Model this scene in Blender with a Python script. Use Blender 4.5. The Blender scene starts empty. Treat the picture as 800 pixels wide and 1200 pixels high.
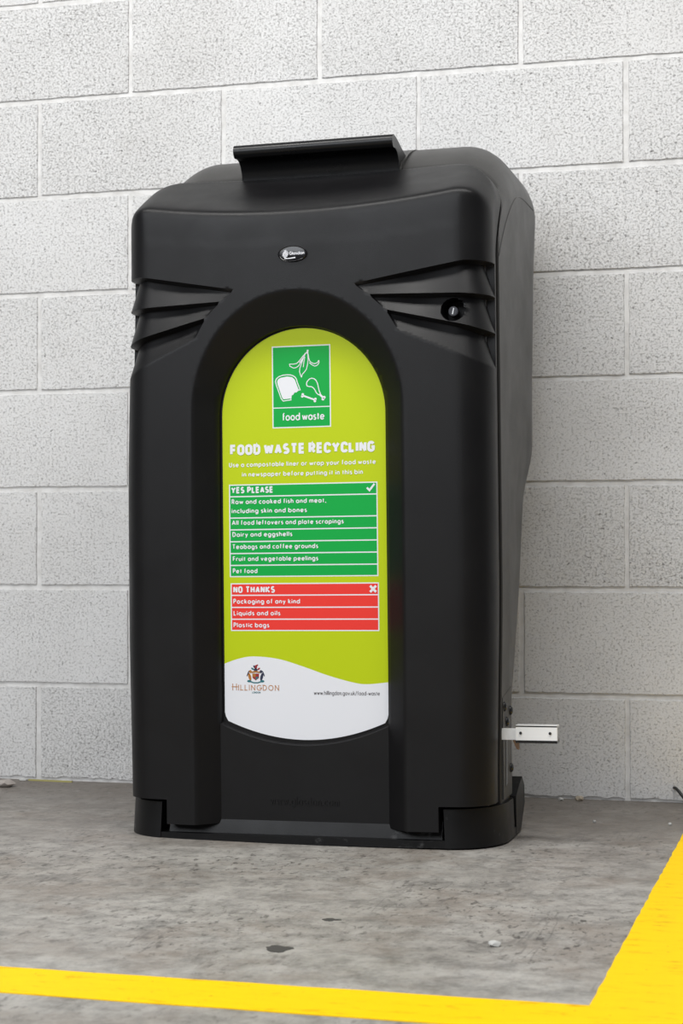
import bpy, bmesh, math, random
from mathutils import Vector
from mathutils.geometry import delaunay_2d_cdt

random.seed(7)
SC = bpy.context.scene
COL = SC.collection
PI = math.pi

# ------------------------------------------------------------------ camera
cam_d = bpy.data.cameras.new('camera')
cam = bpy.data.objects.new('camera', cam_d)
COL.objects.link(cam)
cam.location = (1.7745, -3.8018, 0.5207)
cam.rotation_euler = (PI / 2 + 0.0154, 0.0007, 0.2693)
cam_d.sensor_fit = 'HORIZONTAL'
cam_d.sensor_width = 36.0
cam_d.lens = 2099.2 / 800 * 36
cam_d.shift_y = 16.6 / 800
cam_d.clip_start = 0.05
cam_d.dof.use_dof = True
cam_d.dof.focus_distance = 3.2
cam_d.dof.aperture_fstop = 14.0
SC.camera = cam

# ------------------------------------------------------------------ world, lamps, exposure
world = bpy.data.worlds.new('world')
SC.world = world
world.use_nodes = True
wn = world.node_tree
bg = wn.nodes['Background']
bg.inputs[0].default_value = (0.93, 0.96, 1.0, 1)
bg.inputs[1].default_value = 0.17


def area(name, loc, target, sx, sy, power, color=(1, 1, 1)):
    d = bpy.data.lights.new(name, 'AREA')
    d.shape = 'RECTANGLE'
    d.size, d.size_y = sx, sy
    d.energy = power
    d.color = color
    o = bpy.data.objects.new(name, d)
    COL.objects.link(o)
    o.location = loc
    o.rotation_euler = (Vector(target) - Vector(loc)).to_track_quat('-Z', 'Y').to_euler()
    return o


area('daylight_opening', (-0.9, -6.0, 3.1), (0.9, -0.3, 0.5), 6.8, 2.0, 225, (0.92, 0.955, 1.0))
area('ceiling_lamp', (1.0, -1.75, 3.1), (1.0, -1.0, 0), 4.0, 0.5, 94, (1.0, 0.985, 0.96))

SC.view_settings.view_transform = 'Standard'
SC.view_settings.look = 'None'
SC.view_settings.gamma = 1
SC.view_settings.use_curve_mapping = False
SC.view_settings.exposure = 0.0


# ------------------------------------------------------------------ helpers
def srgb(r, g, b):
    f = lambda c: (c / 255 / 12.92) if c / 255 <= 0.04045 else ((c / 255 + 0.055) / 1.055) ** 2.4
    return (f(r), f(g), f(b), 1)


def mat(name, color, rough=0.5, metal=0.0, spec=0.5):
    m = bpy.data.materials.new(name)
    m.use_nodes = True
    b = m.node_tree.nodes['Principled BSDF']
    b.inputs['Base Color'].default_value = color
    b.inputs['Roughness'].default_value = rough
    b.inputs['Metallic'].default_value = metal
    b.inputs['Specular IOR Level'].default_value = spec
    return m


class NT:
    """small node-tree writer"""

    def __init__(s, m):
        s.t = m.node_tree
        s.b = s.t.nodes['Principled BSDF']

    def n(s, kind, **kw):
        nd = s.t.nodes.new(kind)
        for k, v in kw.items():
            if k.startswith('i_'):
                key = k[2:]
                nd.inputs[int(key) if key.isdigit() else key.replace('_', ' ')].default_value = v
            else:
                setattr(nd, k, v)
        return nd

    def l(s, a, b):
        s.t.links.new(a, b)

    def noise(s, vec, scale, detail=3, rough=0.55):
        nd = s.n('ShaderNodeTexNoise', i_Scale=scale, i_Detail=detail, i_Roughness=rough)
        s.l(vec, nd.inputs['Vector'])
        return nd.outputs[0]

    def ramp(s, fac, stops):
        nd = s.n('ShaderNodeValToRGB')
        cr = nd.color_ramp
        while len(cr.elements) < len(stops):
            cr.elements.new(0.5)
        for e, (p, c) in zip(cr.elements, stops):
            e.position = p
            e.color = c if len(c) == 4 else (*c, 1)
        s.l(fac, nd.inputs[0])
        return nd.outputs[0]

    def mix(s, fac, a, b, blend='MIX'):
        nd = s.n('ShaderNodeMix', data_type='RGBA', blend_type=blend)
        for sock, v in ((nd.inputs[0], fac), (nd.inputs[6], a), (nd.inputs[7], b)):
            if hasattr(v, 'is_linked'):
                s.l(v, sock)
            else:
                sock.default_value = v
        return nd.outputs[2]

    def mathn(s, op, a, b=0.0):
        nd = s.n('ShaderNodeMath', operation=op)
        for sock, v in ((nd.inputs[0], a), (nd.inputs[1], b)):
            if hasattr(v, 'is_linked'):
                s.l(v, sock)
            else:
                sock.default_value = v
        return nd.outputs[0]

    def bump(s, height, strength, dist):
        nd = s.n('ShaderNodeBump', i_Strength=strength, i_Distance=dist)
        s.l(height, nd.inputs['Height'])
        s.l(nd.outputs[0], s.b.inputs['Normal'])

    def coords(s, scale=(1, 1, 1), rot=(0, 0, 0)):
        tc = s.n('ShaderNodeTexCoord')
        mp = s.n('ShaderNodeMapping')
        mp.inputs['Scale'].default_value = scale
        mp.inputs['Rotation'].default_value = rot
        s.l(tc.outputs['Object'], mp.inputs[0])
        return mp.outputs[0]


def g(v):
    return (v, v, v, 1)


def smooth(a, b, x):
    t = min(1, max(0, (x - a) / (b - a)))
    return t * t * (3 - 2 * t)


def interp(tab, x):
    if x <= tab[0][0]:
        return tab[0][1]
    for (a, va), (b, vb) in zip(tab, tab[1:]):
        if x <= b:
            return va + (vb - va) * (x - a) / (b - a)
    return tab[-1][1]


def make(name, verts, faces, mats, parent=None, fmats=None, angle=None, smooth_all=False):
    me = bpy.data.meshes.new(name)
    me.from_pydata([tuple(v) for v in verts], [], faces)
    for m in (mats if isinstance(mats, (list, tuple)) else [mats]):
        me.materials.append(m)
    if fmats:
        me.polygons.foreach_set('material_index', fmats)
    if angle is not None or smooth_all:
        me.polygons.foreach_set('use_smooth', [True] * len(me.polygons))
        if angle is not None:
            me.set_sharp_from_angle(angle=math.radians(angle))
    me.update()
    o = bpy.data.objects.new(name, me)
    COL.objects.link(o)
    if parent:
        o.parent = parent
    return o


def from_bm(name, bm, mats, parent=None, angle=35):
    bmesh.ops.recalc_face_normals(bm, faces=bm.faces)
    me = bpy.data.meshes.new(name)
    bm.to_mesh(me)
    bm.free()
    for m in (mats if isinstance(mats, (list, tuple)) else [mats]):
        me.materials.append(m)
    me.polygons.foreach_set('use_smooth', [True] * len(me.polygons))
    me.set_sharp_from_angle(angle=math.radians(angle))
    o = bpy.data.objects.new(name, me)
    COL.objects.link(o)
    if parent:
        o.parent = parent
    return o


def prism(bm, pts, axis, a, b, bevel=0.0, seg=2):
    """closed polygon pts extruded along axis from a to b (pts are the two other coords in order)"""
    def P(p, t):
        q = list(p)
        q.insert(axis, t)
        return q
    n = len(pts)
    v0 = [bm.verts.new(P(p, a)) for p in pts]
    v1 = [bm.verts.new(P(p, b)) for p in pts]
    fs = [bm.faces.new(v0), bm.faces.new(v1[::-1])]
    for i in range(n):
        fs.append(bm.faces.new((v0[i], v0[(i + 1) % n], v1[(i + 1) % n], v1[i])))
    if bevel:
        ed = {e for f in fs for e in f.edges if len(e.link_faces) == 2 and e.calc_face_angle(0) > 0.45}
        bmesh.ops.bevel(bm, geom=list(ed), offset=bevel, segments=seg, affect='EDGES', profile=0.5, clamp_overlap=True)


def box(bm, x0, x1, y0, y1, z0, z1, bevel=0.0, seg=2):
    prism(bm, [(x0, y0), (x1, y0), (x1, y1), (x0, y1)], 2, z0, z1, bevel, seg)


# ------------------------------------------------------------------ materials
def plastic(name, base, rough, grain=0.25, spec=0.5):
    m = mat(name, base, rough, 0, spec)
    t = NT(m)
    v = t.coords()
    fine = t.noise(v, 900, 2)
    t.bump(fine, grain, 0.0006)
    big = t.noise(v, 9, 4, 0.6)
    r = t.ramp(big, [(0.3, g(rough - 0.05)), (0.7, g(rough + 0.06))])
    t.l(r, t.b.inputs['Roughness'])
    return m


M_BLACK = plastic('black_moulded_plastic', (0.0043, 0.0041, 0.0047, 1), 0.42, spec=0.29)
M_BODY = plastic('charcoal_plastic', (0.034, 0.033, 0.0315, 1), 0.40, 0.25, 0.45)
def scuffed(m, lo, hi, amt):
    t = NT(m)
    v = t.coords((1, 1.6, 1.3), (0.3, 0.2, 0.7))
    k = t.ramp(t.noise(v, 16, 6, 0.75), [(lo, g(0)), (hi, g(amt))])
    c = t.mix(k, m.node_tree.nodes['Principled BSDF'].inputs['Base Color'].default_value[:], (0.22, 0.22, 0.22, 1))
    t.l(c, t.b.inputs['Base Color'])
    return m


M_BASE = plastic('base_plastic', (0.0040, 0.0040, 0.0045, 1), 0.42, 0.25, 0.27)
scuffed(M_BASE, 0.60, 0.76, 0.45)
scuffed(M_BLACK, 0.70, 0.82, 0.10)
M_GLOSS = mat('gloss_black', (0.005, 0.005, 0.006, 1), 0.12)
M_STEEL = mat('brushed_steel', (0.93, 0.93, 0.92, 1), 0.35, 0.25)
M_DARKMETAL = mat('dark_metal', (0.05, 0.05, 0.055, 1), 0.3, 0.7)
M_BRASS = mat('copper', (0.22, 0.14, 0.09, 1), 0.35, 0.8)
LIME = mat('print_lime', srgb(184, 202, 8), 0.45, 0, 0.25)
GREEN = mat('print_green', srgb(0, 164, 66), 0.45, 0, 0.25)
RED = mat('print_red', srgb(232, 58, 50), 0.45, 0, 0.25)
WHITE = mat('print_white', (0.77, 0.78, 0.82, 1), 0.45, 0, 0.25)
GOLD = mat('print_gold', srgb(186, 128, 78), 0.4)
TEAL = mat('print_teal', srgb(25, 105, 115), 0.4)
INK = mat('print_ink', srgb(70, 66, 70), 0.4)
CRIM = mat('print_crimson', srgb(150, 40, 45), 0.4)
OCHRE = mat('print_ochre', srgb(170, 110, 40), 0.4)
NAVY = mat('print_navy', srgb(40, 45, 70), 0.4)


def block_material():
    m = mat('painted_block', g(0.7), 0.75, 0, 0.3)
    t = NT(m)
    v = t.coords((1, 1, 1.25))
    at = t.n('ShaderNodeAttribute', attribute_name='tone')
    tone = at.outputs['Fac']
    dens = t.noise(v, 3.0, 3, 0.6)
    sh = t.mathn('ADD', t.mathn('MULTIPLY', t.mathn('SUBTRACT', dens, 0.5), 0.09), t.mathn('MULTIPLY', tone, 0.016))
    fine = t.mathn('ADD', t.noise(v, 185, 5, 0.75), sh)
    coarse = t.mathn('ADD', t.noise(v, 105, 5, 0.75), sh)
    m1 = t.ramp(fine, [(0.36, g(1)), (0.485, g(0))])
    m2 = t.ramp(coarse, [(0.34, g(1)), (0.41, g(0))])
    base = t.ramp(t.noise(v, 2.2, 4, 0.6), [(0.3, (0.70, 0.695, 0.685)), (0.7, (0.80, 0.80, 0.798))])
    soft = t.ramp(t.noise(v, 420, 3, 0.7), [(0.35, g(0.86)), (0.6, g(1.0))])
    base = t.mix(1.0, base, soft, 'MULTIPLY')
    grime = t.ramp(t.noise(v, 7, 5, 0.7), [(0.60, g(0)), (0.78, g(0.3))])
    base = t.mix(grime, base, (0.46, 0.44, 0.415, 1))
    col = t.mix(t.mathn('MULTIPLY', m1, 0.75), base, (0.27, 0.26, 0.25, 1))
    col = t.mix(t.mathn('MULTIPLY', m2, 0.85), col, (0.12, 0.115, 0.11, 1))
    t.l(col, t.b.inputs['Base Color'])
    mask = t.mathn('MAXIMUM', t.mathn('MULTIPLY', m1, 0.6), m2)
    h = t.mathn('SUBTRACT', t.mathn('MULTIPLY', t.noise(v, 240, 4, 0.7), 0.6), t.mathn('MULTIPLY', mask, 0.8))
    t.bump(h, 0.55, 0.003)
    return m


def mortar_material():
    m = mat('painted_mortar', g(0.66), 0.75, 0, 0.3)
    t = NT(m)
    v = t.coords()
    c = t.ramp(t.noise(v, 30, 4, 0.6), [(0.3, (0.57, 0.56, 0.545)), (0.6, (0.72, 0.715, 0.705))])
    t.l(c, t.b.inputs['Base Color'])
    t.bump(t.noise(v, 200, 4, 0.7), 0.5, 0.002)
    return m


def floor_material():
    m = mat('power_floated_concrete', g(0.3), 0.55, 0, 0.4)
    t = NT(m)
    v = t.coords()
    vs = t.coords((1, 0.12, 1), (0, 0, -0.75))
    a = t.ramp(t.noise(v, 1.5, 5, 0.62), [(0.32, (0.30, 0.278, 0.25)), (0.68, (0.425, 0.41, 0.38))])
    b = t.ramp(t.noise(v, 17, 8, 0.78), [(0.37, g(0.50)), (0.58, g(1.08))])
    col = t.mix(0.9, a, b, 'MULTIPLY')
    br = t.ramp(t.noise(v, 5.2, 6, 0.7), [(0.48, g(0)), (0.68, g(0.65))])
    col = t.mix(br, col, (0.22, 0.18, 0.145, 1))
    # brown tint, darker nearer the wall, ragged edge
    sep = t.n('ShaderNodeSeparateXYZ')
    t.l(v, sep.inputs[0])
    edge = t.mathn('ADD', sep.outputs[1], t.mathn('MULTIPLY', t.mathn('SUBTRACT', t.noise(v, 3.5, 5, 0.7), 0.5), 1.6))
    wall_tint = t.ramp(t.mathn('ADD', edge, 1.0), [(0.05, g(0)), (0.86, g(0.80))])
    col = t.mix(wall_tint, col, (0.150, 0.128, 0.110, 1))
    pale = t.ramp(t.noise(v, 23, 5, 0.75), [(0.58, g(0)), (0.76, g(0.45))])
    col = t.mix(pale, col, (0.50, 0.49, 0.47, 1))
    fl = t.ramp(t.noise(t.coords((1, 0.55, 1), (0, 0, -0.5)), 70, 5, 0.7), [(0.375, g(1.0)), (0.45, g(0))])
    flm = t.mathn('MULTIPLY', fl, t.ramp(t.noise(v, 2.7, 4, 0.6), [(0.40, g(0.12)), (0.62, g(0.9))]))
    col = t.mix(flm, col, (0.075, 0.068, 0.06, 1))
    sc = t.noise(vs, 15, 3, 0.6)
    sl = t.ramp(sc, [(0.485, g(0)), (0.497, g(1)), (0.503, g(1)), (0.515, g(0))])
    slm = t.mathn('MULTIPLY', sl, t.ramp(t.noise(v, 5.5, 3, 0.6), [(0.52, g(0)), (0.68, g(0.6))]))
    col = t.mix(slm, col, (0.11, 0.10, 0.095, 1))
    t.l(col, t.b.inputs['Base Color'])
    rr = t.ramp(t.noise(v, 6, 4), [(0.35, g(0.42)), (0.7, g(0.66))])
    t.l(rr, t.b.inputs['Roughness'])
    t.bump(t.noise(v, 120, 4, 0.6), 0.18, 0.002)
    return m


def paint_material():
    m = mat('yellow_floor_paint', srgb(253, 205, 0), 0.6, 0, 0.12)
    t = NT(m)
    v = t.coords()
    c = t.ramp(t.noise(t.coords((0.6, 1.6, 1)), 30, 5, 0.7), [(0.30, srgb(222, 168, 0)), (0.42, srgb(255, 206, 0)), (0.8, srgb(255, 212, 0))])
    fl = t.ramp(t.noise(v, 85, 3, 0.6), [(0.24, g(0.75)), (0.31, g(0))])
    c = t.mix(fl, c, (0.16, 0.10, 0.02, 1))
    t.l(c, t.b.inputs['Base Color'])
    t.bump(t.noise(v, 120, 4, 0.6), 0.12, 0.002)
    return m


# ------------------------------------------------------------------ the setting
def tag(o, label=None, cat=None, group=None, kind=None):
    if label:
        o['label'] = label
    if cat:
        o['category'] = cat
    if group:
        o['group'] = group
    if kind:
        o['kind'] = kind
    return o


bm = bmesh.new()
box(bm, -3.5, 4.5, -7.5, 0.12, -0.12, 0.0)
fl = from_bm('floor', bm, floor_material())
tag(fl, kind='structure')


def build_wall():
    verts, faces, fm, tones = [], [], [], []
    J = 0.0055

    def addv(x, y, z):
        verts.append((x, y, z))
        return len(verts) - 1
    # mortar bed behind the block faces
    x0, x1, z1 = -2.25, 3.4, 2.6
    ids = [addv(x0, 0.0034, 0.0), addv(x1, 0.0034, 0.0), addv(x1, 0.0034, z1), addv(x0, 0.0034, z1)]
    b = [addv(x0, 0.12, 0.0), addv(x1, 0.12, 0.0), addv(x1, 0.12, z1), addv(x0, 0.12, z1)]
    for f in ((ids[0], ids[1], ids[2], ids[3]), (b[1], b[0], b[3], b[2]), (ids[3], ids[2], b[2], b[3]), (ids[1], b[1], b[2], ids[2]), (b[0], ids[0], ids[3], b[3])):
        faces.append(f)
        fm.append(1)
        tones.append(0)
    rows = [(0.0045, 0.2195 - J)] + [(0.2195 + 0.225 * i + J, 0.2195 + 0.225 * (i + 1) - J) for i in range(10)]
    for n, (za, zb) in enumerate(rows):
        off = 0.0 if n % 2 == 0 else 0.225
        for k in range(-5, 8):
            xa, xb = off + 0.45 * k, off + 0.45 * (k + 1)
            xa, xb = max(xa, x0) + J * 0.9, min(xb, x1) - J * 0.9
            if xb - xa < 0.05:
                continue
            tone = random.uniform(-1, 1)
            jx, jz = random.uniform(-0.0012, 0.0012), random.uniform(-0.001, 0.001)
            pts = []
            nx, nz = 34, 17
            for i in range(nx):
                pts.append((xa + (xb - xa) * i / nx, za, 0, -1))
            for i in range(nz):
                pts.append((xb, za + (zb - za) * i / nz, 1, 0))
            for i in range(nx):
                pts.append((xb - (xb - xa) * i / nx, zb, 0, 1))
            for i in range(nz):
                pts.append((xa, zb - (zb - za) * i / nz, -1, 0))
            o_, i_ = [], []
            wob = 0.0
            zlim = 0.003 if n == 0 else -1
            for (x, z, dx, dz) in pts:
                wob = 0.4 * wob + random.uniform(-0.0007, 0.0007)
                x += jx
                z += jz + (random.uniform(0, 0.004) if n == 0 and dz < 0 else 0)
                o_.append(addv(x + dx * wob, 0.0037, max(zlim, z + dz * wob)))
                cx, cz = (xa + xb) / 2, (za + zb) / 2
                ix = x + (0.0012 if x < cx else -0.0012) * (1 if abs(x - cx) > (xb - xa) / 2 - 0.004 else 0)
                iz = z + (0.0012 if z < cz else -0.0012) * (1 if abs(z - cz) > (zb - za) / 2 - 0.006 else 0)
                i_.append(addv(ix + dx * wob, random.uniform(-0.0003, 0.0003), iz + dz * wob))
            m = len(pts)
            for i in range(m):
                faces.append((o_[i], o_[(i + 1) % m], i_[(i + 1) % m], i_[i]))
                fm.append(0)
                tones.append(tone)
            faces.append(tuple(i_))
            fm.append(0)
            tones.append(tone)
    o = make('wall_back', verts, faces, [block_material(), mortar_material()], fmats=fm)
    at = o.data.attributes.new('tone', 'FLOAT', 'FACE')
    at.data.foreach_set('value', tones)
    return o


tag(build_wall(), kind='structure')

# painted bay line: a front bar and a side bar meeting in a corner, about 12 cm wide
bm = bmesh.new()
Y0, W = -1.732, 0.122
pts = []


def jit(a):
    return a + random.uniform(-0.0012, 0.0012)


N = 60
front = [(-2.6 + (1.4975 + 2.6) * i / N, Y0) for i in range(N)]
side = [(1.4985, Y0 + (1.72) * i / N * 1.0) for i in range(N + 1)]
outer = [(1.4985 + 0.17, -0.012 - (1.72 + W) * i / N) for i in range(N + 1)]
back = [(1.4985 + 0.17 - (1.4985 + 0.17 + 2.6) * i / N, Y0 - W) for i in range(1, N + 1)]
pts = [(jit(x), jit(y)) for x, y in front] + [(jit(x), y) for x, y in side] + [(jit(x), y) for x, y in outer] + [(x, jit(y)) for x, y in back]
prism(bm, pts, 2, 0.0, 0.0012)
ln = from_bm('floor_line', bm, paint_material(), angle=60)
tag(ln, 'yellow painted bay line with a right-angled corner on the concrete floor', 'floor marking')


# ------------------------------------------------------------------ lettering: geometric stroke alphabet
def arc(cx, cy, rx, ry, a0, a1, n=14):
    return [(cx + rx * math.cos(math.radians(a0 + (a1 - a0) * i / n)), cy + ry * math.sin(math.radians(a0 + (a1 - a0) * i / n))) for i in range(n + 1)]


X = 0.64
OO = arc(.29, X / 2, .29, X / 2, 0, 360, 22)
GL = {
    'a': (.58, [OO, [(.58, 0), (.58, X)]]), 'b': (.58, [OO, [(0, 0), (0, 1.02)]]), 'c': (.46, [arc(.29, X / 2, .29, X / 2, 50, 310)]),
    'd': (.58, [OO, [(.58, 0), (.58, 1.02)]]), 'e': (.58, [[(0, X * .5), (.56, X * .5)], arc(.29, X / 2, .29, X / 2, 2, 322)]),
    'f': (.3, [[(.11, 0), (.11, .78)] + arc(.29, .80, .18, .2, 175, 90, 6), [(0, X - .02), (.28, X - .02)]]),
    'g': (.58, [OO, [(.58, X), (.58, -.05)] + arc(.30, -.06, .28, .24, 0, -150, 8)]),
    'h': (.46, [[(0, 0), (0, 1.02)], [(0, .3)] + arc(.23, .38, .23, X - .38, 170, 0, 8) + [(.46, 0)]]),
    'i': (.0, [[(0, 0), (0, X)], [(0, .80), (0, .95)]]), 'k': (.42, [[(0, 0), (0, 1.02)], [(.38, X), (.02, .32)], [(.1, .38), (.42, 0)]]),
    'l': (.0, [[(0, 0), (0, 1.02)]]),
    'm': (.8, [[(0, 0), (0, X)], [(0, .35)] + arc(.2, .42, .2, X - .42, 170, 0, 8) + [(.4, 0)], [(.4, .35)] + arc(.6, .42, .2, X - .42, 170, 0, 8) + [(.8, 0)]]),
    'n': (.46, [[(0, 0), (0, X)], [(0, .3)] + arc(.23, .38, .23, X - .38, 170, 0, 8) + [(.46, 0)]]),
    'o': (.58, [OO]), 'p': (.58, [OO, [(0, X), (0, -.33)]]), 'q': (.58, [OO, [(.58, X), (.58, -.33)]]),
    'r': (.28, [[(0, 0), (0, X)], [(0, .3)] + arc(.22, .38, .22, X - .38, 170, 62, 6)]),
    's': (.34, [arc(.18, .48, .15, .16, 40, 220, 8) + arc(.17, .16, .17, .16, 75, -140, 10)]),
    't': (.28, [[(.13, 0), (.13, .88)], [(0, X - .02), (.28, X - .02)]]),
    'u': (.46, [[(0, X)] + arc(.23, .25, .23, .25, 180, 360, 8) + [(.46, X)], [(.46, X), (.46, 0)]]),
    'v': (.5, [[(0, X), (.25, 0), (.5, X)]]), 'w': (.78, [[(0, X), (.2, 0), (.39, X - .05), (.58, 0), (.78, X)]]),
    'y': (.5, [[(0, X), (.26, .05)], [(.5, X), (.12, -.33)]]),
    '.': (.0, [[(0, -.04), (0, .09)]]), ',': (.06, [[(.06, .09), (0, -.16)]]), '/': (.36, [[(0, -.12), (.36, 1.02)]]), '-': (.24, [[(0, .32), (.24, .32)]]),
    'A': (.72, [[(0, 0), (.36, 1), (.72, 0)], [(.13, .3), (.59, .3)]]), 'C': (.66, [arc(.42, .5, .42, .5, 45, 315)]),
    'D': (.62, [[(0, 0), (0, 1), (.2, 1)] + arc(.2, .5, .42, .5, 90, -90) + [(0, 0)]]),
    'E': (.42, [[(.42, 0), (0, 0), (0, 1), (.42, 1)], [(0, .52), (.4, .52)]]), 'F': (.42, [[(0, 0), (0, 1), (.42, 1)], [(0, .5), (.4, .5)]]),
    'G': (.74, [arc(.42, .5, .42, .5, 48, 350) + [(.83, .46), (.48, .46)]]), 'H': (.56, [[(0, 0), (0, 1)], [(.56, 0), (.56, 1)], [(0, .52), (.56, .52)]]),
    'I': (.0, [[(0, 0), (0, 1)]]), 'K': (.56, [[(0, 0), (0, 1)], [(.54, 1), (.04, .48)], [(.1, .52), (.56, 0)]]), 'L': (.4, [[(0, 1), (0, 0), (.4, 0)]]),
    'N': (.62, [[(0, 0), (0, 1)], [(0, 1), (.62, 0)], [(.62, 0), (.62, 1)]]), 'O': (.8, [arc(.4, .5, .4, .5, 0, 360, 24)]),
    'P': (.46, [[(0, 0), (0, 1), (.22, 1)] + arc(.22, .73, .24, .27, 90, -90, 8) + [(0, .46)]]),
    'R': (.5, [[(0, 0), (0, 1), (.22, 1)] + arc(.22, .73, .24, .27, 90, -90, 8) + [(0, .46)], [(.2, .46), (.5, 0)]]),
    'S': (.46, [arc(.23, .74, .2, .26, 35, 230, 9) + arc(.22, .25, .24, .25, 70, -145, 10)]), 'T': (.54, [[(0, 1), (.54, 1)], [(.27, 1), (.27, 0)]]),
    'U': (.54, [[(0, 1)] + arc(.27, .27, .27, .27, 180, 360, 10) + [(.54, 1)]]), 'W': (.95, [[(0, 1), (.24, 0), (.475, .95), (.71, 0), (.95, 1)]]),
    'Y': (.6, [[(0, 1), (.3, .48), (.6, 1)], [(.3, .5), (.3, 0)]]),
}
NARROW = {'O': (.52, [[(0, .3)] + arc(.26, .72, .26, .28, 180, 0, 10) + arc(.26, .28, .26, .28, 0, -180, 10) + [(0, .3)]]),
          'C': (.48, [[(.5, .7)] + arc(.26, .74, .25, .26, 15, 180, 8) + arc(.26, .26, .26, .26, 180, 345, 8)]),
          'G': (.5, [arc(.26, .74, .25, .26, 15, 180, 8) + arc(.26, .26, .26, .26, 180, 360, 8) + [(.52, .45), (.3, .45)]]),
          'A': (.54, [[(0, 0), (.27, 1), (.54, 0)], [(.1, .3), (.44, .3)]]), 'W': (.8, [[(0, 1), (.19, 0), (.4, .9), (.61, 0), (.8, 1)]]),
          'D': (.5, [[(0, 0), (0, 1), (.2, 1)] + arc(.2, .7, .3, .3, 90, 0, 6) + arc(.2, .3, .3, .3, 0, -90, 6) + [(0, 0)]]),
          'N': (.5, [[(0, 0), (0, 1)], [(0, 1), (.5, 0)], [(.5, 0), (.5, 1)]]), 'H': (.48, [[(0, 0), (0, 1)], [(.48, 0), (.48, 1)], [(0, .52), (.48, .52)]])}


class Flat:
    """coplanar print layers collected into one mesh, facing -y"""

    def __init__(s):
        s.v, s.f, s.m, s.k = [], [], [], 0

    def poly(s, pts, y, mi):
        a = sum(p[0] * q[1] - q[0] * p[1] for p, q in zip(pts, pts[1:] + pts[:1]))
        if a < 0:
            pts = pts[::-1]
        b = len(s.v)
        s.v += [(p[0], y, p[1]) for p in pts]
        s.f.append(tuple(range(b, b + len(pts))))
        s.m.append(mi)

    def rect(s, x0, z0, x1, z1, y, mi):
        s.poly([(x0, z0), (x1, z0), (x1, z1), (x0, z1)], y, mi)

    def stroke(s, pts, w, y, mi, w1=None):
        s.k = (s.k + 1) % 9
        y = y - s.k * 0.00002
        n = len(pts)
        closed = n > 3 and math.dist(pts[0], pts[-1]) < 1e-6
        L, R = [], []
        for i in range(n):
            pa = pts[i - 1] if i else (pts[-2] if closed else None)
            pb = pts[i + 1] if i < n - 1 else (pts[1] if closed else None)
            ds = []
            for a, b in ((pa, pts[i]), (pts[i], pb)):
                if a and b:
                    d = math.dist(a, b) or 1e-9
                    ds.append(((b[0] - a[0]) / d, (b[1] - a[1]) / d))
            tx, ty = sum(d[0] for d in ds), sum(d[1] for d in ds)
            l = math.hypot(tx, ty) or 1e-9
            tx, ty = tx / l, ty / l
            c = max(0.45, tx * ds[0][0] + ty * ds[0][1])
            ww = w if w1 is None else w + (w1 - w) * i / (n - 1)
            k = ww / 2 / c
            L.append((pts[i][0] - ty * k, pts[i][1] + tx * k))
            R.append((pts[i][0] + ty * k, pts[i][1] - tx * k))
        for i in range(n - 1):
            s.poly([R[i], R[i + 1], L[i + 1], L[i]], y - (i % 4) * 0.000006, mi)

    def text(s, txt, x0, x1, z, cap, wt, y, mi, narrow=False, gap=0.17, serif=0.0, space=0.40, smallcaps=0):
        """one line fitted between x0 and x1, baseline z, cap height cap, stroke weight wt (of cap)"""
        items, x = [], 0.0
        for i, ch in enumerate(txt):
            if ch == ' ':
                x += space
                continue
            w, st = (NARROW.get(ch) if narrow and ch in NARROW else None) or GL[ch]
            k = smallcaps if smallcaps and i else 1
            items.append((x, st, k))
            x += w * k + wt + gap
        tot = x - gap
        sx = (x1 - x0) / tot
        for ox, st, k in items:
            parts_ = []
            for pl in st:
                cur = [pl[0]]
                for a_, b_, c_ in zip(pl, pl[1:], pl[2:]):
                    cur.append(b_)
                    d1, d2 = (b_[0] - a_[0], b_[1] - a_[1]), (c_[0] - b_[0], c_[1] - b_[1])
                    cs = (d1[0] * d2[0] + d1[1] * d2[1]) / ((math.hypot(*d1) * math.hypot(*d2)) or 1e-9)
                    if cs < 0.3:
                        e1 = e2 = b_
                        if cs > -0.4:
                            k1, k2 = wt * 0.45 / math.hypot(*d1), wt * 0.45 / math.hypot(*d2)
                            e1 = (b_[0] + d1[0] * k1, b_[1] + d1[1] * k1)
                            e2 = (b_[0] - d2[0] * k2, b_[1] - d2[1] * k2)
                        cur[-1] = e1
                        parts_.append(cur)
                        cur = [e2]
                parts_.append(cur + [pl[-1]])
            for pl in parts_:
                q = [(x0 + (ox + wt / 2 + px * k) * sx, z + (wt / 2 + (1 * k - wt) * py) * cap) for px, py in pl]
                s.stroke(q, wt * (sx + cap) / 2, y, mi)
                if serif:
                    for e in (q[0], q[-1]):
                        s.stroke([(e[0] - serif * cap, e[1]), (e[0] + serif * cap, e[1])], 0.06 * cap, y, mi)

    def build(s, name, mats, parent):
        return make(name, s.v, s.f, mats, parent, s.m)


# ------------------------------------------------------------------ the bin
BY = -0.42            # world y of the bin's own origin
root = bpy.data.objects.new('food_waste_bin', None)
COL.objects.link(root)
root.location = (0.847, BY, 0.0)
root.rotation_euler = (0, -0.01, 0)
root.empty_display_size = 0.2
tag(root, 'tall black plastic food waste recycling bin with lime green label against the block wall', 'recycling bin')


def loc(vs):
    return [(x, y - BY, z) for x, y, z in vs]


def shift(bm_):
    for v_ in bm_.verts:
        v_.co.y -= BY


HW, ZT = 0.345, 1.236


def ys(z):
    """where the door meets the body, seen from the side"""
    return -0.632 + 0.092 * smooth(1.05, ZT + 0.004, z)


def z_edge(u):
    a = abs(u)
    z = 1.1385 + 0.28 * u * u
    rc = 0.062
    q = a - (HW - rc)
    if q > 0:
        z -= rc - math.sqrt(max(0, rc * rc - min(q, rc) ** 2))
    return z


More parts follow.
